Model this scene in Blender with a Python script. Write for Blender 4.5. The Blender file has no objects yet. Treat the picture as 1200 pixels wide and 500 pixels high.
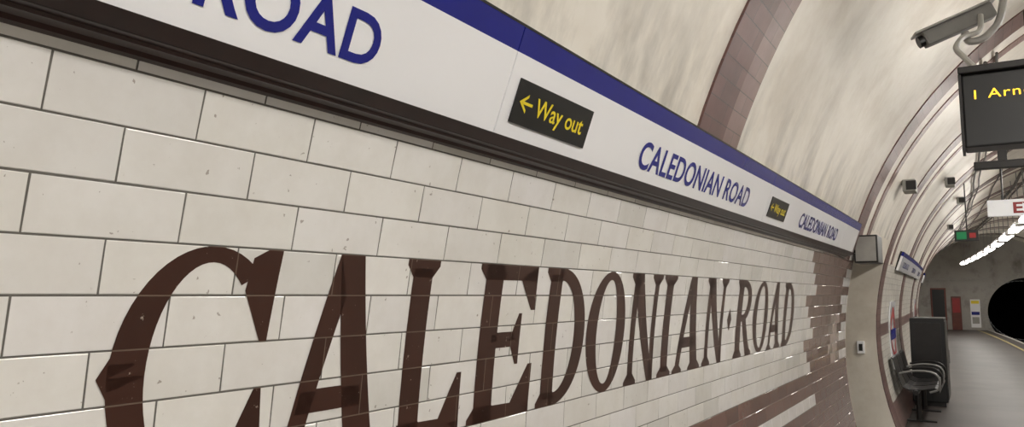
import bpy, bmesh, math, random
from mathutils import Vector, Matrix
random.seed(7)
S=bpy.context.scene
try:
    S.view_settings.view_transform='Standard'
except Exception: pass

# ------------------------------------------------------------------ layout
R=3.25; ZC=1.10; EYE=1.60; CX=-1.054+R
PH0=math.asin((EYE-ZC)/R)
TL=0.2175; TH=0.0765; TY0=0.596
Y_OPEN0,Y_OPEN1=7.4,9.9
YB=-5.0; YE=42.0
EDGE=2.1
def bend(x,y,z):
    b=0.0014*(y-5)**2 if y>5 else 0.0
    return (x-b,y,z)
def W(s,y,off=0.0):
    p=PH0+s/R
    return bend(CX-(R-off)*math.cos(p),y,ZC+(R-off)*math.sin(p))
def WP(p,y,off=0.0):
    return bend(CX-(R-off)*math.cos(p),y,ZC+(R-off)*math.sin(p))
def wallx(z,y):
    return bend(CX-math.sqrt(R*R-(z-ZC)**2),y,z)[0]
def vaultz(x): return ZC+math.sqrt(R*R-(x-CX)**2)

# ------------------------------------------------------------------ materials
def newmat(name):
    m=bpy.data.materials.new(name); m.use_nodes=True
    nt=m.node_tree; b=nt.nodes['Principled BSDF']
    return m,nt,b
def N(nt,t,**kw):
    n=nt.nodes.new(t)
    for k,v in kw.items():
        if k in n.inputs.keys(): n.inputs[k].default_value=v
        else: setattr(n,k,v)
    return n
def ramp(nt,fac,stops):
    r=nt.nodes.new('ShaderNodeValToRGB'); e=r.color_ramp.elements
    while len(e)<len(stops): e.new(0.5)
    for i,(p,c) in enumerate(stops):
        e[i].position=p; e[i].color=(c[0],c[1],c[2],1)
    nt.links.new(fac,r.inputs[0]); return r
def mix(nt,blend,fac,a,b):
    n=nt.nodes.new('ShaderNodeMix'); n.data_type='RGBA'; n.blend_type=blend
    for idx,v in ((0,fac),(6,a),(7,b)):
        if isinstance(v,(int,float)): n.inputs[idx].default_value=v
        elif isinstance(v,tuple): n.inputs[idx].default_value=(v[0],v[1],v[2],1)
        else: nt.links.new(v,n.inputs[idx])
    return n.outputs[2]
def simple(name,col,rough=0.5,metal=0.0,var=0.12,scale=12.0,bump=0.0,emis=0.0,emcol=None):
    m,nt,b=newmat(name)
    tc=N(nt,'ShaderNodeTexCoord')
    nz=N(nt,'ShaderNodeTexNoise',Scale=scale,Detail=4.0)
    nt.links.new(tc.outputs['Object'],nz.inputs['Vector'])
    r=ramp(nt,nz.outputs['Fac'],[(0.3,tuple(c*(1-var) for c in col)),(0.7,tuple(min(1,c*(1+var*0.5)) for c in col))])
    nt.links.new(r.outputs[0],b.inputs['Base Color'])
    b.inputs['Roughness'].default_value=rough; b.inputs['Metallic'].default_value=metal
    if bump>0:
        bp=N(nt,'ShaderNodeBump',Strength=bump,Distance=0.002)
        nt.links.new(nz.outputs['Fac'],bp.inputs['Height']); nt.links.new(bp.outputs[0],b.inputs['Normal'])
    if emis>0:
        ec=emcol or col
        b.inputs['Emission Color'].default_value=(ec[0],ec[1],ec[2],1); b.inputs['Emission Strength'].default_value=emis
    return m

def tile_mat():
    m,nt,b=newmat('glazed_tile')
    at=N(nt,'ShaderNodeAttribute',attribute_name='tcol')
    tc=N(nt,'ShaderNodeTexCoord')
    n1=N(nt,'ShaderNodeTexNoise',Scale=9.0,Detail=6.0,Roughness=0.65)
    n2=N(nt,'ShaderNodeTexNoise',Scale=70.0,Detail=4.0)
    n3=N(nt,'ShaderNodeTexNoise',Scale=1.3,Detail=3.0)
    for n in (n1,n2,n3): nt.links.new(tc.outputs['Object'],n.inputs['Vector'])
    r1=ramp(nt,n1.outputs['Fac'],[(0.35,(0.92,0.91,0.89)),(0.6,(1,1,1))])
    r3=ramp(nt,n3.outputs['Fac'],[(0.3,(0.88,0.87,0.85)),(0.7,(1,1,1))])
    r2=ramp(nt,n2.outputs['Fac'],[(0.27,(0.35,0.30,0.26)),(0.295,(1,1,1))])
    c=mix(nt,'MULTIPLY',0.8,at.outputs['Color'],r1.outputs[0])
    c=mix(nt,'MULTIPLY',0.8,c,r3.outputs[0])
    c=mix(nt,'MULTIPLY',0.7,c,r2.outputs[0])
    nt.links.new(c,b.inputs['Base Color'])
    b.inputs['Roughness'].default_value=0.12
    b.inputs['Coat Weight'].default_value=0.3; b.inputs['Coat Roughness'].default_value=0.04
    bp=N(nt,'ShaderNodeBump',Strength=0.12,Distance=0.002)
    nb=N(nt,'ShaderNodeTexNoise',Scale=22.0,Detail=2.0)
    nt.links.new(tc.outputs['Object'],nb.inputs['Vector'])
    nt.links.new(nb.outputs['Fac'],bp.inputs['Height']); nt.links.new(bp.outputs[0],b.inputs['Normal'])
    return m
def brick_mat(name,c1,c2,mort,bw,rh,ms,rough=0.25,bump=0.4,dirt=0.5,offset=0.5,chips=False):
    m,nt,b=newmat(name)
    uv=N(nt,'ShaderNodeUVMap',uv_map='UVMap')
    br=N(nt,'ShaderNodeTexBrick')
    br.offset=offset; br.offset_frequency=2; br.squash_frequency=2; br.squash=1.0
    br.inputs['Scale'].default_value=1.0
    br.inputs['Color1'].default_value=(*c1,1); br.inputs['Color2'].default_value=(*c2,1); br.inputs['Mortar'].default_value=(*mort,1)
    br.inputs['Mortar Size'].default_value=ms; br.inputs['Brick Width'].default_value=bw; br.inputs['Row Height'].default_value=rh
    br.inputs['Mortar Smooth'].default_value=0.1
    nt.links.new(uv.outputs[0],br.inputs['Vector'])
    tc=N(nt,'ShaderNodeTexCoord')
    n1=N(nt,'ShaderNodeTexNoise',Scale=5.0,Detail=6.0,Roughness=0.65)
    nt.links.new(tc.outputs['Object'],n1.inputs['Vector'])
    r1=ramp(nt,n1.outputs['Fac'],[(0.35,(0.62,0.60,0.57)),(0.65,(1,1,1))])
    c=mix(nt,'MULTIPLY',dirt,br.outputs['Color'],r1.outputs[0])
    if chips:
        n2=N(nt,'ShaderNodeTexNoise',Scale=48.0,Detail=6.0,Roughness=0.7)
        nt.links.new(tc.outputs['Object'],n2.inputs['Vector'])
        r2=ramp(nt,n2.outputs['Fac'],[(0.665,(0,0,0)),(0.68,(1,1,1))])
        c=mix(nt,'MIX',r2.outputs[0],c,(0.40,0.33,0.27))
    nt.links.new(c,b.inputs['Base Color'])
    b.inputs['Roughness'].default_value=rough
    bp=N(nt,'ShaderNodeBump',Strength=bump,Distance=0.002); bp.invert=True
    nt.links.new(br.outputs['Fac'],bp.inputs['Height']); nt.links.new(bp.outputs[0],b.inputs['Normal'])
    return m
def plaster_mat(name,base,stain,amount=0.55,soot=False):
    m,nt,b=newmat(name)
    tc=N(nt,'ShaderNodeTexCoord')
    uv=N(nt,'ShaderNodeUVMap',uv_map='UVMap')
    mp=N(nt,'ShaderNodeMapping'); mp.inputs['Scale'].default_value=(1.3,0.9,1.0)
    nt.links.new(uv.outputs[0],mp.inputs['Vector'])
    n1=N(nt,'ShaderNodeTexNoise',Scale=1.3,Detail=6.0,Roughness=0.55)
    nt.links.new(mp.outputs[0],n1.inputs['Vector'])
    n2=N(nt,'ShaderNodeTexNoise',Scale=1.4,Detail=7.0,Roughness=0.6)
    nt.links.new(tc.outputs['Object'],n2.inputs['Vector'])
    n3=N(nt,'ShaderNodeTexNoise',Scale=16.0,Detail=5.0)
    nt.links.new(tc.outputs['Object'],n3.inputs['Vector'])
    r1=ramp(nt,n1.outputs['Fac'],[(0.28,stain),(0.46,base)])
    r2=ramp(nt,n2.outputs['Fac'],[(0.32,(0.70,0.66,0.60)),(0.5,(1,1,1))])
    r3=ramp(nt,n3.outputs['Fac'],[(0.3,(0.92,0.90,0.87)),(0.6,(1,1,1))])
    c=mix(nt,'MULTIPLY',amount,r1.outputs[0],r2.outputs[0]); c=mix(nt,'MULTIPLY',0.5,c,r3.outputs[0])
    if soot:   # grime that has gathered on the vault just above the signs
        mp2=N(nt,'ShaderNodeMapping'); mp2.inputs['Scale'].default_value=(4.0,1.6,1.0)
        nt.links.new(uv.outputs[0],mp2.inputs['Vector'])
        n4=N(nt,'ShaderNodeTexNoise',Scale=1.1,Detail=7.0,Roughness=0.62)
        nt.links.new(mp2.outputs[0],n4.inputs['Vector'])
        sx=N(nt,'ShaderNodeSeparateXYZ'); nt.links.new(uv.outputs[0],sx.inputs[0])
        mr=N(nt,'ShaderNodeMapRange'); mr.inputs['From Min'].default_value=1.15; mr.inputs['From Max'].default_value=0.62
        nt.links.new(sx.outputs['Y'],mr.inputs['Value'])
        mm=N(nt,'ShaderNodeMath'); mm.operation='MULTIPLY'; nt.links.new(mr.outputs[0],mm.inputs[0])
        r4=ramp(nt,n4.outputs['Fac'],[(0.45,(0.03,0.03,0.03)),(0.66,(0.75,0.75,0.75))]); nt.links.new(r4.outputs[0],mm.inputs[1])
        c=mix(nt,'MIX',mm.outputs[0],c,(0.32,0.30,0.26))
    nt.links.new(c,b.inputs['Base Color']); b.inputs['Roughness'].default_value=0.45
    bp=N(nt,'ShaderNodeBump',Strength=0.2,Distance=0.006)
    nt.links.new(n3.outputs['Fac'],bp.inputs['Height']); nt.links.new(bp.outputs[0],b.inputs['Normal'])
    return m

M_tile=tile_mat()
M_grout=simple('tile_grout',(0.14,0.13,0.115),0.9,bump=0.3,scale=60)
M_letter=brick_mat('brown_letter_glaze',(0.044,0.015,0.009),(0.060,0.021,0.013),(0.16,0.115,0.085),TL,TH,0.0012,0.28,0.25,0.4,chips=True)
M_rib=brick_mat('maroon_rib_tile',(0.13,0.062,0.055),(0.19,0.098,0.088),(0.09,0.06,0.055),0.2175,0.0765,0.0022,0.35,0.5,0.7)
M_rib2=brick_mat('mauve_rib_tile',(0.25,0.155,0.14),(0.31,0.205,0.18),(0.14,0.11,0.10),0.2175,0.0765,0.0022,0.35,0.5,0.7)
M_far=brick_mat('far_wall_tile',(0.66,0.64,0.58),(0.73,0.70,0.64),(0.25,0.22,0.2),0.2175,0.0765,0.002,0.3,0.3,0.5)
M_fbrown=brick_mat('far_brown_tile',(0.18,0.10,0.09),(0.23,0.14,0.13),(0.12,0.1,0.1),0.2175,0.0765,0.002,0.3,0.3,0.6)
M_ceil=plaster_mat('ceiling_paint',(0.86,0.815,0.73),(0.68,0.635,0.555),soot=True)
M_cream=plaster_mat('passage_paint',(0.76,0.71,0.62),(0.64,0.59,0.51))
M_white=simple('enamel_white',(0.93,0.93,0.945),0.13,var=0.02,scale=3)
M_blue=simple('enamel_blue',(0.012,0.017,0.23),0.25,var=0.05)
M_dkbrown=simple('brown_trim',(0.036,0.013,0.010),0.3,var=0.3)
M_black=simple('black_enamel',(0.007,0.007,0.007),0.35)
M_yellow=simple('sign_yellow',(0.88,0.70,0.02),0.4,var=0.03)
M_red=simple('sign_red',(0.36,0.02,0.02),0.4)
M_grey=simple('grey_metal',(0.28,0.28,0.27),0.4,0.4)
M_lgrey=simple('light_grey_casing',(0.36,0.35,0.32),0.45)
M_cable=simple('dusty_cable',(0.10,0.09,0.08),0.7)
M_dark=simple('dark_metal',(0.03,0.028,0.027),0.4,0.5)
M_tube=simple('fluorescent_diffuser',(1,1,1),0.5,emis=33.0,emcol=(1.0,0.96,0.905))
M_orange=simple('led_orange',(0.9,0.5,0.02),0.5,emis=1.6,emcol=(1.0,0.60,0.03))
M_green=simple('exit_green',(0.0,0.15,0.05),0.5,emis=0.12,emcol=(0.05,0.6,0.2))
M_litwhite=simple('lit_panel',(0.8,0.8,0.8),0.5,emis=0.25,emcol=(1,1,1))
M_bore=simple('near_black',(0.006,0.006,0.007),0.9)  # even near-black for the bore, platform face and track bed
M_door=simple('red_brown_door',(0.16,0.045,0.03),0.45)
M_endw=plaster_mat('end_wall_paint',(0.38,0.365,0.335),(0.20,0.19,0.17))
def floor_mat():
    m,nt,b=newmat('platform_asphalt')
    tc=N(nt,'ShaderNodeTexCoord')
    n1=N(nt,'ShaderNodeTexNoise',Scale=140.0,Detail=3.0); n2=N(nt,'ShaderNodeTexNoise',Scale=1.4,Detail=6.0)
    for n in (n1,n2): nt.links.new(tc.outputs['Object'],n.inputs['Vector'])
    r1=ramp(nt,n1.outputs['Fac'],[(0.35,(0.046,0.037,0.032)),(0.62,(0.09,0.074,0.065))])
    r2=ramp(nt,n2.outputs['Fac'],[(0.35,(0.55,0.53,0.51)),(0.65,(1,1,1))])
    c=mix(nt,'MULTIPLY',0.8,r1.outputs[0],r2.outputs[0]); nt.links.new(c,b.inputs['Base Color'])
    b.inputs['Roughness'].default_value=0.5
    return m
M_floor=floor_mat()

# ------------------------------------------------------------------ mesh builder
class MB:
    def __init__(s): s.v=[]; s.f=[]; s.m=[]; s.uv=[]; s.mats=[]; s.fc=[]
    def mi(s,mat):
        if mat not in s.mats: s.mats.append(mat)
        return s.mats.index(mat)
    def face(s,pts,mat,uvs=None,col=None):
        i=len(s.v); s.v+= [tuple(p) for p in pts]; s.f.append(list(range(i,i+len(pts)))); s.m.append(s.mi(mat))
        s.uv.append(uvs or [(p[1],p[2]) for p in pts]); s.fc.append(col or (1,1,1))
    def hexa(s,P,mat,front=None,col=None):
        for k,q in enumerate(((3,2,1,0),(4,5,6,7),(0,1,5,4),(1,2,6,5),(2,3,7,6),(3,0,4,7))):
            s.face([P[i] for i in q],(front if (front and k==1) else mat),col=col)
    def box(s,x0,x1,y0,y1,z0,z1,mat,bd=True,bev=0.0):
        T=(lambda x,y,z:bend(x,y,z)) if bd else (lambda x,y,z:(x,y,z))
        if bev<=0:
            s.hexa([T(x0,y0,z0),T(x1,y0,z0),T(x1,y1,z0),T(x0,y1,z0),T(x0,y0,z1),T(x1,y0,z1),T(x1,y1,z1),T(x0,y1,z1)],mat); return
        bm=bmesh.new(); bmesh.ops.create_cube(bm,size=1.0)
        for v in bm.verts:
            v.co=Vector(((x0+x1)/2+v.co.x*(x1-x0),(y0+y1)/2+v.co.y*(y1-y0),(z0+z1)/2+v.co.z*(z1-z0)))
        bmesh.ops.bevel(bm,geom=bm.edges[:],offset=bev,segments=2,profile=0.6,affect='EDGES')
        for f in bm.faces: s.face([T(*v.co) for v in f.verts],mat)
        bm.free()
    def tube(s,pts,r,mat,n=10,cap=True):
        pts=[Vector(p) for p in pts]; rings=[]
        prev=None
        for i,p in enumerate(pts):
            a=pts[max(i-1,0)]; b=pts[min(i+1,len(pts)-1)]; t=(b-a).normalized()
            ref=prev if prev is not None else (Vector((0,0,1)) if abs(t.z)<0.9 else Vector((1,0,0)))
            u=(ref-t*ref.dot(t)).normalized(); prev=u; w=t.cross(u)
            rr=r[i] if isinstance(r,(list,tuple)) else r
            rings.append([p+u*rr*math.cos(2*math.pi*k/n)+w*rr*math.sin(2*math.pi*k/n) for k in range(n)])
        for a,b in zip(rings,rings[1:]):
            for k in range(n): s.face([a[k],a[(k+1)%n],b[(k+1)%n],b[k]],mat)
        if cap: s.face(rings[0][::-1],mat); s.face(rings[-1],mat)
    def curve(s,pts,r,mat,n=8,sub=6):
        P=[Vector(p) for p in pts]; out=[]
        for i in range(len(P)-1):
            p0=P[max(i-1,0)];p1=P[i];p2=P[i+1];p3=P[min(i+2,len(P)-1)]
            for k in range(sub):
                t=k/sub
                out.append(0.5*((2*p1)+(p2-p0)*t+(2*p0-5*p1+4*p2-p3)*t*t+(3*p1-p0-3*p2+p3)*t**3))
        out.append(P[-1]); s.tube(out,r,mat,n)
    def strip(s,prof,y0,y1,ny,mat,bd=True):
        for j in range(ny):
            a=y0+(y1-y0)*j/ny; b=y0+(y1-y0)*(j+1)/ny
            for (xa,za),(xb,zb) in zip(prof,prof[1:]):
                q=[(xa,a,za),(xb,a,zb),(xb,b,zb),(xa,b,za)]
                s.face([bend(*p) if bd else p for p in q],mat)
    def arc(s,y0,y1,ny,p0,p1,npn,off,mat,uoff=0.0):
        for j in range(ny):
            a=y0+(y1-y0)*j/ny; b=y0+(y1-y0)*(j+1)/ny
            for i in range(npn):
                p=p0+(p1-p0)*i/npn; q=p0+(p1-p0)*(i+1)/npn
                s.face([WP(p,a,off),WP(p,b,off),WP(q,b,off),WP(q,a,off)],mat,
                    [(a-uoff,(p-PH0)*R),(b-uoff,(p-PH0)*R),(b-uoff,(q-PH0)*R),(a-uoff,(q-PH0)*R)])
    def ring_slab(s,y0,y1,p0,p1,n,o0,o1,mat,uoff=0.0):
        s.arc(y0,y1,1,p0,p1,n,o1,mat,uoff)
        for i in range(n):
            p=p0+(p1-p0)*i/n; q=p0+(p1-p0)*(i+1)/n
            for y in (y0,y1): s.face([WP(p,y,o0),WP(q,y,o0),WP(q,y,o1),WP(p,y,o1)],mat)
    def build(s,name,smooth=False,merge=False,parent=None):
        me=bpy.data.meshes.new(name)
        xs=[v[0] for v in s.v]; ys=[v[1] for v in s.v]; zs=[v[2] for v in s.v]
        o=Vector(((min(xs)+max(xs))/2,(min(ys)+max(ys))/2,min(zs)))
        me.from_pydata([Vector(v)-o for v in s.v],[],s.f)
        for m in s.mats: me.materials.append(m)
        ul=me.uv_layers.new(name='UVMap'); k=0
        for fi,f in enumerate(s.f):
            me.polygons[fi].material_index=s.m[fi]
            me.polygons[fi].use_smooth=smooth
            for j in range(len(f)):
                ul.data[k].uv=s.uv[fi][j]; k+=1
        at=me.attributes.new('tcol','FLOAT_COLOR','FACE')
        for fi,c in enumerate(s.fc): at.data[fi].color=(c[0],c[1],c[2],1)
        if merge:
            bm=bmesh.new(); bm.from_mesh(me); bmesh.ops.remove_doubles(bm,verts=bm.verts[:],dist=1e-5)
            bmesh.ops.recalc_face_normals(bm,faces=bm.faces[:]); bm.to_mesh(me); bm.free()
        ob=bpy.data.objects.new(name,me); ob.location=o; S.collection.objects.link(ob)
        return ob

# ------------------------------------------------------------------ room shell
PF=math.asin((0-ZC)/R)            # floor angle
PS=PH0+0.386/R                    # top of tiled wall

b=MB()   # left wall backing (near), grout coloured
b.arc(YB,Y_OPEN0,20,PF-0.05,PS,14,-0.0016,M_grout)
b.build('wall_left',smooth=True,merge=True)

# individual glazed tiles
b=MB()
def tcol(y,row):
    j=random.uniform(0.955,1.02)
    white=(0.86*j,0.845*j,0.82*j*random.uniform(0.98,1.02))
    if random.random()<0.12: white=(0.77*j,0.76*j,0.73*j)
    k=random.uniform(0.8,1.2)
    brown=(0.20*k,0.118*k,0.10*k); mauve=(0.40*k,0.32*k,0.285*k)
    lim=5.62+(0.14 if row%4 in (0,1) else -0.12)
    if row>=-7 and y<lim: return white
    if row in (-8,-9): return brown
    if row==-10: return white if y<5.9 else brown
    if row in (-11,-12): return brown
    if row<=-13:
        return mauve if (row<-15 or y<5.2) else brown
    if 6.55<y<6.95 and row<-2: return mauve
    if y>7.05 and row%3: return white
    return brown
g=0.0013
for row in range(-21,5):
    s0=row*TH+g; s1=(row+1)*TH-g
    if W(s0,0)[2]<0: s0=-1.62
    shift=0.0 if row%2==0 else TL/2
    k0=int((YB-TY0)/TL)-1
    y=TY0+shift+k0*TL
    while y<Y_OPEN0-0.01:
        a=max(y+g,YB); c=min(y+TL-g,Y_OPEN0)
        if c-a>0.012:
            col=tcol((a+c)/2,row)
            e=0.0014
            t=[random.uniform(-0.0005,0.0005) for _ in range(4)]
            back=[W(s0,a,-0.0014),W(s0,c,-0.0014),W(s1,c,-0.0014),W(s1,a,-0.0014)]
            mid=[W(s0+0.0003,a+0.0003,-0.0006),W(s0+0.0003,c-0.0003,-0.0006),W(s1-0.0003,c-0.0003,-0.0006),W(s1-0.0003,a+0.0003,-0.0006)]
            fr=[W(s0+e,a+e,t[0]),W(s0+e,c-e,t[1]),W(s1-e,c-e,t[2]),W(s1-e,a+e,t[3])]
            b.face(fr,M_tile,col=col)
            for i in range(4):
                n=(i+1)%4
                b.face([mid[i],mid[n],fr[n],fr[i]],M_tile,col=col)
                b.face([back[i],back[n],mid[n],mid[i]],M_tile,col=col)
        y+=TL
b.build('wall_left_tiling')

# left wall beyond the passage
b=MB()
b.arc(Y_OPEN1,YE,60,PF-0.02,PS,10,0.0,M_far)
b.build('wall_left_beyond_passage',smooth=True,merge=True)
b=MB()
for (ya,yb,pa,pb) in ((10.4,YE,PF,PF+0.10),(10.4,YE,PH0-0.5/R,PH0-0.35/R)):
    b.arc(ya,yb,40,pa,pb,4,0.003,M_fbrown)
b.build('trim_1')
# ceiling / vault
b=MB()
b.arc(YB,YE,70,PS,math.radians(172),56,0.0,M_ceil)
b.build('ceiling',smooth=True,merge=True)
b=MB()
b.arc(YB,YE,60,math.radians(172),math.radians(218),12,0.0,M_far)
b.build('wall_right',smooth=True,merge=True)
# tiled ribs round the vault
ribs=[(2.70,3.20,0),(6.98,7.42,0),(7.74,7.92,1),(9.92,10.36,0),(10.75,10.93,1)]+[(13.6+3.8*i,14.15+3.8*i,0) for i in range(8)]+[(14.6+3.8*i,14.82+3.8*i,1) for i in range(7)]
for i,(a,c,kind) in enumerate(ribs):
    b=MB()
    p0=PS+0.005 if (a<8 or kind) else PF
    if i==0:
        b.ring_slab(a,a+0.29,p0,math.radians(176),90,-0.002,0.010,M_rib,uoff=a)
        b.ring_slab(a+0.291,c,p0,math.radians(176),90,-0.002,0.009,M_rib2,uoff=a+.29)
    else:
        b.ring_slab(a,c,p0,math.radians(176),90,-0.002,0.010,(M_rib2 if kind else M_rib),uoff=a)
    b.build('trim_%d'%(i+2))

# cross passage (opening in left wall)
b=MB()
xb=-4.2; zt=2.22
def jamb(y):
    z0=0.0; n=8
    pts=[]
    for i in range(n+1):
        z=z0+(zt-z0)*i/n; pts.append((wallx(z,y),y,z))
    pts+= [(xb,y,zt),(xb,y,0)]
    return pts
for y in (Y_OPEN0,Y_OPEN1):
    p=jamb(y); b.face(p,M_cream,[(q[0],q[2]) for q in p])
b.face([(xb,Y_OPEN0,0),(xb,Y_OPEN1,0),(xb,Y_OPEN1,zt),(xb,Y_OPEN0,zt)],M_cream)
b.face([(xb,Y_OPEN0,zt),(xb,Y_OPEN1,zt),(wallx(zt,Y_OPEN1),Y_OPEN1,zt),(wallx(zt,Y_OPEN0),Y_OPEN0,zt)],M_cream,[(0,0),(2.5,0),(2.5,3),(0,3)])
b.build('wall_passage')
b=MB()   # lintel between opening head and vault
pl=math.asin((zt-ZC)/R)
b.arc(Y_OPEN0,Y_OPEN1,6,min(pl,PS),max(pl,PS),3,0.001,M_cream)
b.build('trim_30')
b=MB(); b.box(xb,-1.0,Y_OPEN0,Y_OPEN1,-0.02,0.0,M_floor,bd=False); b.build('floor_passage')

# floor, edge, track
b=MB()
xw=CX-math.sqrt(R*R-ZC*ZC)
ny=45
for j in range(ny):
    a=YB+(YE-YB)*j/ny; c=YB+(YE-YB)*(j+1)/ny
    P=[bend(xw,a,0),bend(EDGE-0.55,a,0),bend(EDGE-0.55,c,0),bend(xw,c,0)]; b.face(P,M_floor,[(p[0],p[1]) for p in P])
    P=[bend(EDGE-0.55,a,0),bend(EDGE,a,0),bend(EDGE,c,0),bend(EDGE-0.55,c,0)]; b.face(P,M_floor,[(p[0],p[1]) for p in P])
    P=[bend(EDGE,a,0),bend(EDGE,a,-1.1),bend(EDGE,c,-1.1),bend(EDGE,c,0)]; b.face(P,M_bore)
    P=[bend(EDGE,a,-1.1),bend(5.3,a,-1.1),bend(5.3,c,-1.1),bend(EDGE,c,-1.1)]; b.face(P,M_bore)
b.build('floor',merge=False)
M_line=simple('line_paint_white',(0.6,0.6,0.56),0.5)
M_liney=simple('line_paint_yellow',(0.45,0.37,0.14),0.5)
b=MB()
b.strip([(EDGE-0.10,0.004),(EDGE-0.02,0.004)],YB,YE,45,M_line)
b.strip([(EDGE-0.52,0.004),(EDGE-0.44,0.004)],YB,YE,45,M_liney)
b.build('platform_edge_lines')
b=MB()
for xr in (2.95,4.4):
    b.strip([(xr-0.035,-1.1),(xr-0.035,-0.95),(xr+0.035,-0.95),(xr+0.035,-1.1)],YB,YE,40,M_grey)
b.build('railway_track')

# end wall with running tunnel mouth
PXc,PZc,PR=3.66,0.80,1.60
b=MB(); n=96
def inner(t,r=PR,y=YE): return bend(PXc+r*math.cos(t),y,PZc+r*math.sin(t)) if y==YE else (bend(PXc,YE,0)[0]+r*math.cos(t),y,PZc+r*math.sin(t))
def outer(t):
    dx,dz=math.cos(t),math.sin(t); ox,oz=PXc-CX,PZc-ZC
    B=ox*dx+oz*dz; C=ox*ox+oz*oz-R*R
    k=-B+math.sqrt(B*B-C); return bend(PXc+k*dx,YE,PZc+k*dz)
for i in range(n):
    a=2*math.pi*i/n; c=2*math.pi*(i+1)/n
    P=[inner(a),outer(a),outer(c),inner(c)]
    b.face(P,M_endw,[(p[0],p[2]) for p in P])
b.build('wall_end')
b=MB()
for i in range(n):
    a=2*math.pi*i/n; c=2*math.pi*(i+1)/n
    b.face([inner(a),inner(c),inner(c,PR,YE+9),inner(a,PR,YE+9)],M_bore)
b.face([inner(2*math.pi*i/48,PR,YE+9) for i in range(48)],M_bore)
b.build('wall_running_tunnel')
b=MB(); nb=22
for i in range(nb):
    a=math.radians(30)+math.radians(175)*i/nb+0.016; c=math.radians(30)+math.radians(175)*(i+1)/nb-0.016
    r1=PR+0.24
    P=[(p[0],(YE-0.001 if k<4 else YE-0.05),p[2]) for k,p in enumerate([inner(a),inner(a,r1),inner(c,r1),inner(c)]*2)]
    b.hexa(P,M_lgrey)
b.build('tunnel_mouth_arch')

# ------------------------------------------------------------------ tiled station name lettering
H=5*TH
def ring(cx,cy,RX,RY,rx,ry,a0,a1,n=28,dx=0.0):
    out=[]
    for i in range(n):
        a=math.radians(a0+(a1-a0)*i/n); c=math.radians(a0+(a1-a0)*(i+1)/n)
        out.append([(cx+RX*math.cos(a),cy+RY*math.sin(a)),(cx+RX*math.cos(c),cy+RY*math.sin(c)),
                    (cx+dx+rx*math.cos(c),cy+ry*math.sin(c)),(cx+dx+rx*math.cos(a),cy+ry*math.sin(a))])
    return out
def stem(x0,x1,ser=0.09,top=True,bot=True):
    o=[[(x0,0),(x1,0),(x1,1),(x0,1)]]
    if top: o.append([(x0-ser,1),(x0-ser,0.965),(x0,0.90),(x1,0.90),(x1+ser,0.965),(x1+ser,1)])
    if bot: o.append([(x0-ser,0),(x1+ser,0),(x1+ser,0.035),(x1,0.10),(x0,0.10),(x0-ser,0.035)])
    return o
G={}
G['C']=ring(.55,.5,.50,.5,.31,.435,52,308,40)+[[(.09,.62),(.0,.5),(.09,.38),(.24,.5)]]+\
   [[(.80,.96),(.90,1.0),(1.0,1.0),(.96,.60),(.91,.60),(.77,.82)],[(.77,.18),(.91,.40),(.96,.40),(1.0,.0),(.90,.0),(.80,.04)]]
G['A']=[[(.44,1),(.66,1),(.93,.0),(.66,.0)],[(.44,1),(.54,.80),(.22,0),(.08,0)],[(.20,.25),(.78,.25),(.75,.36),(.24,.36)],
        [(0,0),(.33,0),(.33,.03),(.22,.09),(.12,.09),(0,.03)],[(.56,0),(1.02,0),(1.02,.03),(.92,.09),(.66,.09),(.56,.03)]]
G['L']=stem(.14,.40)+[[(.12,0),(1,0),(1,.08),(.12,.10)],[(.68,.08),(1,.0),(1,.34),(.93,.34)]]
G['E']=stem(.12,.38)+[[(.12,0),(.96,0),(.96,.08),(.12,.10)],[(.66,.08),(.98,.0),(1,.33),(.93,.33)],
        [(.12,.90),(.94,.90),(.94,1),(.12,1)],[(.66,.92),(.94,1),(.96,.70),(.89,.70)],
        [(.3,.46),(.66,.46),(.66,.56),(.3,.56)],[(.58,.5),(.70,.34),(.75,.34),(.75,.68),(.70,.68)]]
G['D']=stem(.12,.36,top=True,bot=True)+ring(.36,.5,.62,.5,.38,.41,-90,90,30)+[[(.30,0),(.40,0),(.40,.09),(.30,.09)],[(.30,.91),(.40,.91),(.40,1),(.30,1)]]
G['O']=ring(.5,.5,.5,.5,.25,.43,0,360,56)
G['N']=stem(.13,.27,.10,True,True)+stem(.75,.88,.10,True,False)+[[(.08,1),(.36,1),(.88,.0),(.70,.0)]]
G['I']=stem(.28,.72,.22)
G['R']=stem(.12,.38)+ring(.42,.73,.46,.27,.24,.18,-90,90,24)+[[(.36,.46),(.44,.46),(.44,.55),(.36,.55)],[(.36,.91),(.44,.91),(.44,1),(.36,1)]]+\
   [[(.40,.50),(.62,.50),(.92,.06),(.70,.0)],[(.68,0),(1.02,0),(1.02,.05),(.88,.10)]]
G['.']=[[(.5,.36),(.95,.5),(.5,.64),(.05,.5)]]
LET=[('C',.608,.905),('A',.915,1.205),('L',1.225,1.475),('E',1.50,1.80),('D',1.825,2.11),('O',2.12,2.41),('N',2.42,2.73),('I',2.73,2.89),
     ('A',2.90,3.235),('N',3.26,3.595),('.',3.62,3.70),('R',3.745,4.08),('O',4.10,4.42),('A',4.42,4.75),('D',4.78,5.12)]
b=MB()
for ch,y0,y1 in LET:
    bm=bmesh.new()
    for poly in G[ch]:
        vs=[bm.verts.new((y0+x*(y1-y0),y*H-4*TH,0)) for x,y in poly]
        try: bm.faces.new(vs)
        except ValueError: pass
    for k in range(-17,5):
        bmesh.ops.bisect_plane(bm,geom=bm.verts[:]+bm.edges[:]+bm.faces[:],plane_co=(0,k*TH/4,0),plane_no=(0,1,0))
    for f in bm.faces:
        P=[W(v.co.y,v.co.x,0.0011) for v in f.verts]
        b.face(P,M_letter,[(v.co.x-TY0-TL/2+10*TL,v.co.y+20*TH) for v in f.verts])
    bm.free()
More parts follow.
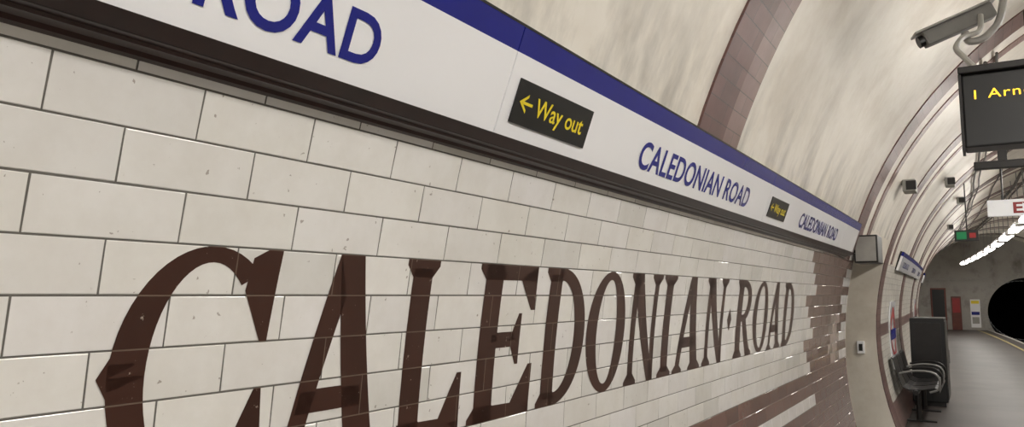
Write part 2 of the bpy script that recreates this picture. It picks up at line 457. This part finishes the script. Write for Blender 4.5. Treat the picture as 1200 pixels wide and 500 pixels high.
b.build('tiled_station_name')

# ------------------------------------------------------------------ frieze signs
FB=(-0.900,0.333+EYE); FT=(-0.8106,0.576+EYE)
ft=Vector((FT[0]-FB[0],FT[1]-FB[1])); fn=Vector((ft.y,-ft.x)).normalized()
def F(t,y,off=0.0):
    x=FB[0]+ft.x*t+fn.x*off; z=FB[1]+ft.y*t+fn.y*off
    return bend(x,y,z)
def fbox(b,t0,t1,y0,y1,o0,o1,mat):
    b.hexa([F(t0,y0,o0),F(t0,y1,o0),F(t1,y1,o0),F(t1,y0,o0),F(t0,y0,o1),F(t0,y1,o1),F(t1,y1,o1),F(t1,y0,o1)],mat)
def text_polys(txt,bold=0.012,spacing=1.0):
    cu=bpy.data.curves.new('tmp','FONT'); cu.body=txt; cu.size=1.0; cu.offset=bold; cu.space_character=spacing; cu.resolution_u=5
    ob=bpy.data.objects.new('tmp',cu); S.collection.objects.link(ob)
    dg=bpy.context.evaluated_depsgraph_get(); dg.update()
    me=bpy.data.meshes.new_from_object(ob.evaluated_get(dg))
    vs=[(v.co.x,v.co.y) for v in me.vertices]; fs=[list(p.vertices) for p in me.polygons]
    bpy.data.objects.remove(ob); bpy.data.meshes.remove(me)
    x0=min(v[0] for v in vs); x1=max(v[0] for v in vs)
    cap=0.73
    return [[((vs[i][0]-x0)/(x1-x0),vs[i][1]/cap) for i in f] for f in fs]
T_name=text_polys('CALEDONIAN ROAD',0.020,1.03); T_way=text_polys('Way out',0.014)
def put(b,polys,fn_,mat):
    for p in polys: b.face([fn_(x,y) for x,y in p],mat)
def frieze(name,ya,yb,joint0,period,names):
    b=MB()
    js=[ya]+[joint0+k*period for k in range(-3,12) if ya+0.05<joint0+k*period<yb-0.05]+[yb]
    for a,c in zip(js,js[1:]):
        fbox(b,0.0,0.79,a+0.0018,c-0.0018,-0.03,0.0,M_white)
        fbox(b,0.79,1.0,a+0.0018,c-0.0018,-0.03,0.0,M_blue)
        fbox(b,-0.014,0.0,a+0.0018,c-0.0018,-0.03,0.001,M_black)  # black edge strip, drawn in for the thin shadow line below the sign
    n_=max(4,int((yb-ya)/1.2))
    for i in range(n_):
        a=ya+(yb-ya)*i/n_; c=ya+(yb-ya)*(i+1)/n_
        fbox(b,0.0,1.0,a,c,-0.05,-0.031,M_dark)
        fbox(b,1.0,1.02,a,c,-0.05,0.001,M_dark)
    for y0,y1 in names:
        put(b,T_name,lambda x,y:F(0.235+0.335*y,y0+x*(y1-y0),0.0012),M_blue)
    b.build(name)
frieze('station_name_frieze',YB,6.84,1.385,2.38,[(-0.26,0.98),(2.165,3.435),(4.56,5.87)])
frieze('station_name_frieze',11.6,19.0,14.0,2.38,[(12.1,13.4),(14.5,15.8),(16.9,18.2)])
frieze('station_name_frieze',23.0,31.0,24,2.38,[(24.5,25.8)])
# brown moulding under frieze
b=MB()
prof=[(-0.87,0.345),(-0.902,0.329),(-0.912,0.327),(-0.914,0.322),(-0.932,0.320),(-0.938,0.315),(-0.955,0.313),(-0.985,0.313)]
b.strip([(x,z+EYE) for x,z in prof],YB,6.86,12,M_dkbrown)
b.build('trim_31')

for i,(y0,y1) in enumerate(((1.425,1.795),(3.82,4.19))):
    b=MB()
    fbox(b,0.215,0.60,y0,y1,0.0005,0.004,M_black)
    put(b,T_way,lambda x,y:F(0.335+0.17*y,y0+(0.24+0.66*x)*(y1-y0),0.0048),M_yellow)
    L=y1-y0
    def q(a,t): return F(t,y0+a*L,0.0048)
    tm=0.41
    b.face([q(.07,tm-.013),q(.20,tm-.013),q(.20,tm+.013),q(.07,tm+.013)],M_yellow)
    b.face([q(.045,tm),q(.075,tm-.006),q(.135,tm+.055),q(.135,tm+.085)],M_yellow)
    b.face([q(.045,tm),q(.135,tm-.085),q(.135,tm-.055),q(.075,tm+.006)],M_yellow)
    b.build('way_out_sign')

# ------------------------------------------------------------------ platform furniture
b=MB()
b.box(-0.93,-0.74,7.24,7.62,1.88,2.12,M_dark,bd=True,bev=0.008)
b.box(-0.915,-0.755,7.225,7.239,1.895,2.105,M_lgrey,bd=True)
b.tube([bend(-.9,7.43,2.11),bend(-.84,7.43,2.34)],0.012,M_dark,8)
b.build('projecting_light_box')
b=MB()
b.box(-1.29,-1.21,Y_OPEN1-0.05,Y_OPEN1,0.93,1.07,M_white,bd=False,bev=0.006)
b.box(-1.27,-1.23,Y_OPEN1-0.058,Y_OPEN1-0.05,0.96,1.04,M_black,bd=False)
b.build('wall_switch_box')
def disc(b,y,z,r0,r1,mat,off,n=40):
    def P(a,r):
        zz=z+r*math.sin(a); yy=y+r*math.cos(a); 
        return (wallx(zz,yy)+off,yy,zz)
    for i in range(n):
        a=2*math.pi*i/n; c=2*math.pi*(i+1)/n
        b.face([P(a,r0),P(a,r1),P(c,r1),P(c,r0)],mat)
for (yy) in (12.0,19.5):
    b=MB()
    def Q(y,z,o): return (wallx(z,y)+o,y,z)
    for k in range(6):
        z0=0.62+0.15*k; z1=z0+0.15
        b.hexa([Q(yy-.45,z0,0.004),Q(yy+.45,z0,0.004),Q(yy+.45,z1,0.004),Q(yy-.45,z1,0.004),Q(yy-.45,z0,.02),Q(yy+.45,z0,.02),Q(yy+.45,z1,.02),Q(yy-.45,z1,.02)],M_white)
    disc(b,yy,1.06,0.24,0.38,M_red,0.024)
    b.face([Q(yy-.43,1.0,.028),Q(yy+.43,1.0,.028),Q(yy+.43,1.14,.028),Q(yy-.43,1.14,.028)],M_blue)
    b.build('underground_roundel')
def bench(y0,n=3,pitch=0.55):
    b=MB(); xw_=wallx(0.6,y0+0.8)
    prof=[(0.56,0.40),(0.55,0.44),(0.50,0.455),(0.36,0.43),(0.22,0.42),(0.15,0.45),(0.11,0.55),(0.08,0.68),(0.05,0.80),(0.03,0.82)]
    for k in range(n):
        a=y0+k*pitch+0.03; c=a+pitch-0.06
        for (p,q) in zip(prof,prof[1:]):
            x0,z0=p; x1,z1=q
            P=[(xw_+x0,a,z0),(xw_+x0,c,z0),(xw_+x1,c,z1),(xw_+x1,a,z1)]
            d=0.012
            b.hexa(P+[(v[0]-0.004,v[1],v[2]-d) for v in P],M_dark)
    for k in range(n+1):
        y=y0+k*pitch
        b.curve([(xw_+.12,y,.62),(xw_+.30,y,.66),(xw_+.48,y,.65),(xw_+.56,y,.58),(xw_+.55,y,.45),(xw_+.45,y,.40)],0.013,M_dark if k%2 else M_grey,8,4)
    b.tube([(xw_+.30,y0-.05,.39),(xw_+.30,y0+n*pitch+.05,.39)],0.032,M_dark,10)
    for y in (y0+.3,y0+n*pitch-.3):
        b.tube([(xw_+.30,y,.39),(xw_+.30,y,.02)],0.03,M_dark,10)
        b.box(xw_+.12,xw_+.50,y-.05,y+.05,0,.02,M_dark,bd=False)
    return b.build('platform_bench')
bench(11.0); bench(22.0)
b=MB()
xa=wallx(0.1,13.5)+0.04
b.box(xa,xa+0.45,12.9,13.7,0.06,1.27,M_black,bd=False,bev=0.012)
b.box(xa+0.02,xa+0.42,12.93,13.67,0.0,0.06,M_dark,bd=False)
b.box(xa+0.45,xa+0.458,12.92,13.29,0.1,1.22,M_dark,bd=False); b.box(xa+0.45,xa+0.458,13.31,13.68,0.1,1.22,M_dark,bd=False)
b.box(xa+0.05,xa+0.40,12.888,12.9,0.65,1.2,M_dark,bd=False)
b.tube([(xa+.48,13.25,.6),(xa+.48,13.25,.8)],0.008,M_grey,6)
b.build('equipment_cabinet')

# fluorescent fittings: housing, end caps, opal diffuser, drop rods
def fitting(y,x=0.95,z=3.02,L=0.92):
    b=MB()
    x1=bend(x,y-L,z)[0]; x2=bend(x,y+L,z)[0]
    def Q(dx,yy,zz): return (x1+(x2-x1)*(yy-(y-L))/(2*L)+dx,yy,zz)
    def bx(h,ya,yb,za,zb,m): b.hexa([Q(-h,ya,za),Q(h,ya,za),Q(h,yb,za),Q(-h,yb,za),Q(-h,ya,zb),Q(h,ya,zb),Q(h,yb,zb),Q(-h,yb,zb)],m)
    bx(.075,y-L,y+L,z,z+.06,M_white)
    bx(.085,y-L+.03,y+L-.03,z-.060,z-.001,M_tube)
    bx(.09,y-L,y-L+.028,z-.065,z-.001,M_white); bx(.09,y+L-.028,y+L,z-.065,z-.001,M_white)
    for s_ in (-.7,.7):
        b.tube([Q(0,y+s_,z+.06),Q(0,y+s_,vaultz(x)-0.03)],0.008,M_grey,6)
    b.build('fluorescent_light')
for k in range(16): fitting(-2.925+2.75*k)

# train describer display
DY=3.85
b=MB()
dx0,dx1,dz0,dz1=-0.03,1.05,2.24,2.565
b.box(dx0,dx1,DY,DY+.16,dz0,dz1,M_black,bd=False,bev=.008)
b.box(dx0-.012,dx1+.012,DY-.03,DY+.18,dz1,dz1+.03,M_dark,bd=False,bev=.005)
b.box(dx0-.012,dx0+.0,DY-.012,DY+.17,dz0-.01,dz1,M_dark,bd=False)
T1=text_polys('1 Arnos Grove  2 min',0.0,1.12)
put(b,T1,lambda x,y:(dx0+.045+x*0.72,DY-.004,dz1-.115+.042*y),M_orange)
for xx_ in (0.25,0.85):
    b.tube([(xx_,DY+.08,dz1+.03),(xx_,DY+.08,vaultz(xx_)-.03)],0.02,M_dark,8)
b.build('train_indicator_display')

# CCTV camera with its cable
b=MB()
def obox(b,c,ax,l,w,h,mat,bev=0.01):
    c=Vector(c); ax=Vector(ax).normalized(); sx=ax.cross(Vector((0,0,1))).normalized(); up=sx.cross(ax)
    bm=bmesh.new(); bmesh.ops.create_cube(bm,size=1.0)
    for v in bm.verts: v.co=Vector((v.co.x*l,v.co.y*w,v.co.z*h))
    bmesh.ops.bevel(bm,geom=bm.edges[:],offset=bev,segments=2,profile=.6,affect='EDGES')
    for f in bm.faces: b.face([tuple(c+ax*v.co.x+sx*v.co.y+up*v.co.z) for v in f.verts],mat)
    bm.free()
M_cam=simple('camera_casing',(0.18,0.175,0.16),0.45)
cc=Vector((-0.035,4.35,2.945)); ax=Vector((-0.36,-0.10,-0.15))
obox(b,cc,ax,.34,.085,.075,M_cam,.012)
axn=ax.normalized()
obox(b,cc+Vector((0,0,.046))+axn*.02,ax,.40,.105,.012,M_lgrey,.004)
b.tube([cc+axn*.17,cc+axn*.195],0.030,M_black,16)
b.curve([cc+Vector((.03,0,-.04)),cc+Vector((.05,0,-.09)),cc+Vector((.13,.02,-.06)),cc+Vector((.2,.05,.10)),(0.2,4.42,vaultz(.2)-.03)],0.018,M_lgrey,10)
b.curve([cc+Vector((.10,-.02,.03)),cc+Vector((.09,-.06,-.06)),cc+Vector((.02,-.12,-.10)),cc+Vector((-.01,-.2,-.17)),cc+Vector((.02,-.28,-.24)),cc+Vector((.06,-.33,-.31)),(0.03,DY+.1,dz1+.045)],0.013,M_lgrey,8)
b.build('cctv_camera')

# cross bar with drop rods
b=MB()
zc_=2.60
b.box(0.0,1.6,6.9,6.97,zc_-.03,zc_+.03,M_dark,bd=True,bev=.006)
b.box(0.16,0.22,6.91,6.96,zc_+.03,zc_+.20,M_dark)
for x_ in (0.4,1.3):
    b.tube([bend(x_,6.935,zc_),bend(x_,6.935,vaultz(x_)-.03)],0.012,M_dark,8)
b.build('suspended_cable_bar')
b=MB()
y_=10.0; x_=0.13; 
b.box(x_,x_+.68,y_,y_+.08,2.47,2.65,M_litwhite,bd=True,bev=.006)
TE=text_polys('EXIT',0.03)
bx=bend(x_,y_,0)[0]
put(b,TE,lambda x,y:(bx+.24+x*.40,y_-.004,2.50+.12*y),M_red)
for xx_ in (.15,.5):
    b.tube([bend(x_+xx_,y_+.04,2.64),bend(x_+xx_,y_+.04,vaultz(x_+xx_)-.03)],0.01,M_dark,6)
b.build('exit_sign')
b=MB()
y_=14.5; x_=-0.22
b.box(x_,x_+.34,y_,y_+.08,2.48,2.66,M_dark,bd=True,bev=.004)
b.box(x_+.03,x_+.17,y_-.006,y_,2.51,2.63,M_green,bd=True)
b.box(x_+.21,x_+.30,y_-.006,y_,2.53,2.61,M_red,bd=True)
b.tube([bend(x_+.18,y_+.04,2.65),bend(x_+.18,y_+.04,vaultz(x_+.18)-.03)],0.01,M_dark,6)
b.build('emergency_exit_sign')
for (p,yy) in ((math.radians(30),8.6),(math.radians(40),12.0),(math.radians(44),16.0),(math.radians(40),20)):
    c=Vector(WP(p,yy,0.08)); b=MB()
    obox(b,c,(0,1,0),.26,.12,.12,M_lgrey,.012)
    obox(b,c+Vector((0.02,-.132,0)),(0,1,0),.01,.09,.09,M_dark,.003)
    b.tube([c,WP(p,yy,0.0)],0.02,M_grey,8)
    b.build('platform_speaker')
for (p,r,y0_) in ((50,0.016,7.5),(52,0.012,7.5),(60,0.014,7.5),(70,0.03,7.5),(73,0.02,7.5)):
    b=MB()
    b.tube([WP(math.radians(p+0.5*math.sin(j*1.7)),y0_+1.15*j,0.04) for j in range(30)],r,M_cable,8)
    b.build('ceiling_conduit')
b=MB()
b.box(-1.30,-0.90,YE-.08,YE-.005,0,1.55,M_door,bd=False,bev=.01)
b.box(-1.25,-0.95,YE-.095,YE-.08,0.1,0.72,M_door,bd=False); b.box(-1.25,-0.95,YE-.095,YE-.08,0.80,1.47,M_red,bd=False)
b.build('door_1')
b=MB()
b.box(-2.15,-1.50,YE-.05,YE-.005,0,1.95,M_door,bd=False,bev=.01)
b.box(-2.08,-1.57,YE-.06,YE-.05,0.05,1.88,M_black,bd=False)
b.build('door_2')
b=MB()
b.box(-0.54,-0.14,YE-.06,YE-.005,0.12,1.42,M_white,bd=False,bev=.01)
b.box(-0.50,-0.18,YE-.07,YE-.06,1.22,1.36,M_yellow,bd=False); b.box(-0.50,-0.18,YE-.07,YE-.06,0.70,0.85,M_blue,bd=False)
b.box(-0.48,-0.20,YE-.07,YE-.06,0.30,0.60,M_lgrey,bd=False)
b.build('notice_board')
b=MB()
b.box(-2.6,0.3,YE-.12,YE-.005,2.32,2.42,M_lgrey,bd=False)
b.build('trim_32')

# ------------------------------------------------------------------ camera, world
cam=bpy.data.cameras.new('camera'); co=bpy.data.objects.new('camera',cam); S.collection.objects.link(co)
f=900.0
cam.sensor_width=36; cam.lens=f/1200*36; cam.clip_start=0.02
rho=math.radians(0.0)
d=Vector((1152-600,-(346-250),-f)).normalized()
t=(d.x*math.sin(rho)+d.y*math.cos(rho))/(-d.z)
up=Vector((math.sin(rho),math.cos(rho),t)).normalized()
xr=d.cross(up)
Rw=Matrix((xr,d,up))
M=Rw.to_4x4(); M.translation=Vector((0,0,EYE))
co.matrix_world=M
S.camera=co
w=bpy.data.worlds.new('world'); S.world=w; w.use_nodes=True
w.node_tree.nodes['Background'].inputs[0].default_value=(1,0.97,0.93,1)
w.node_tree.nodes['Background'].inputs[1].default_value=1.2
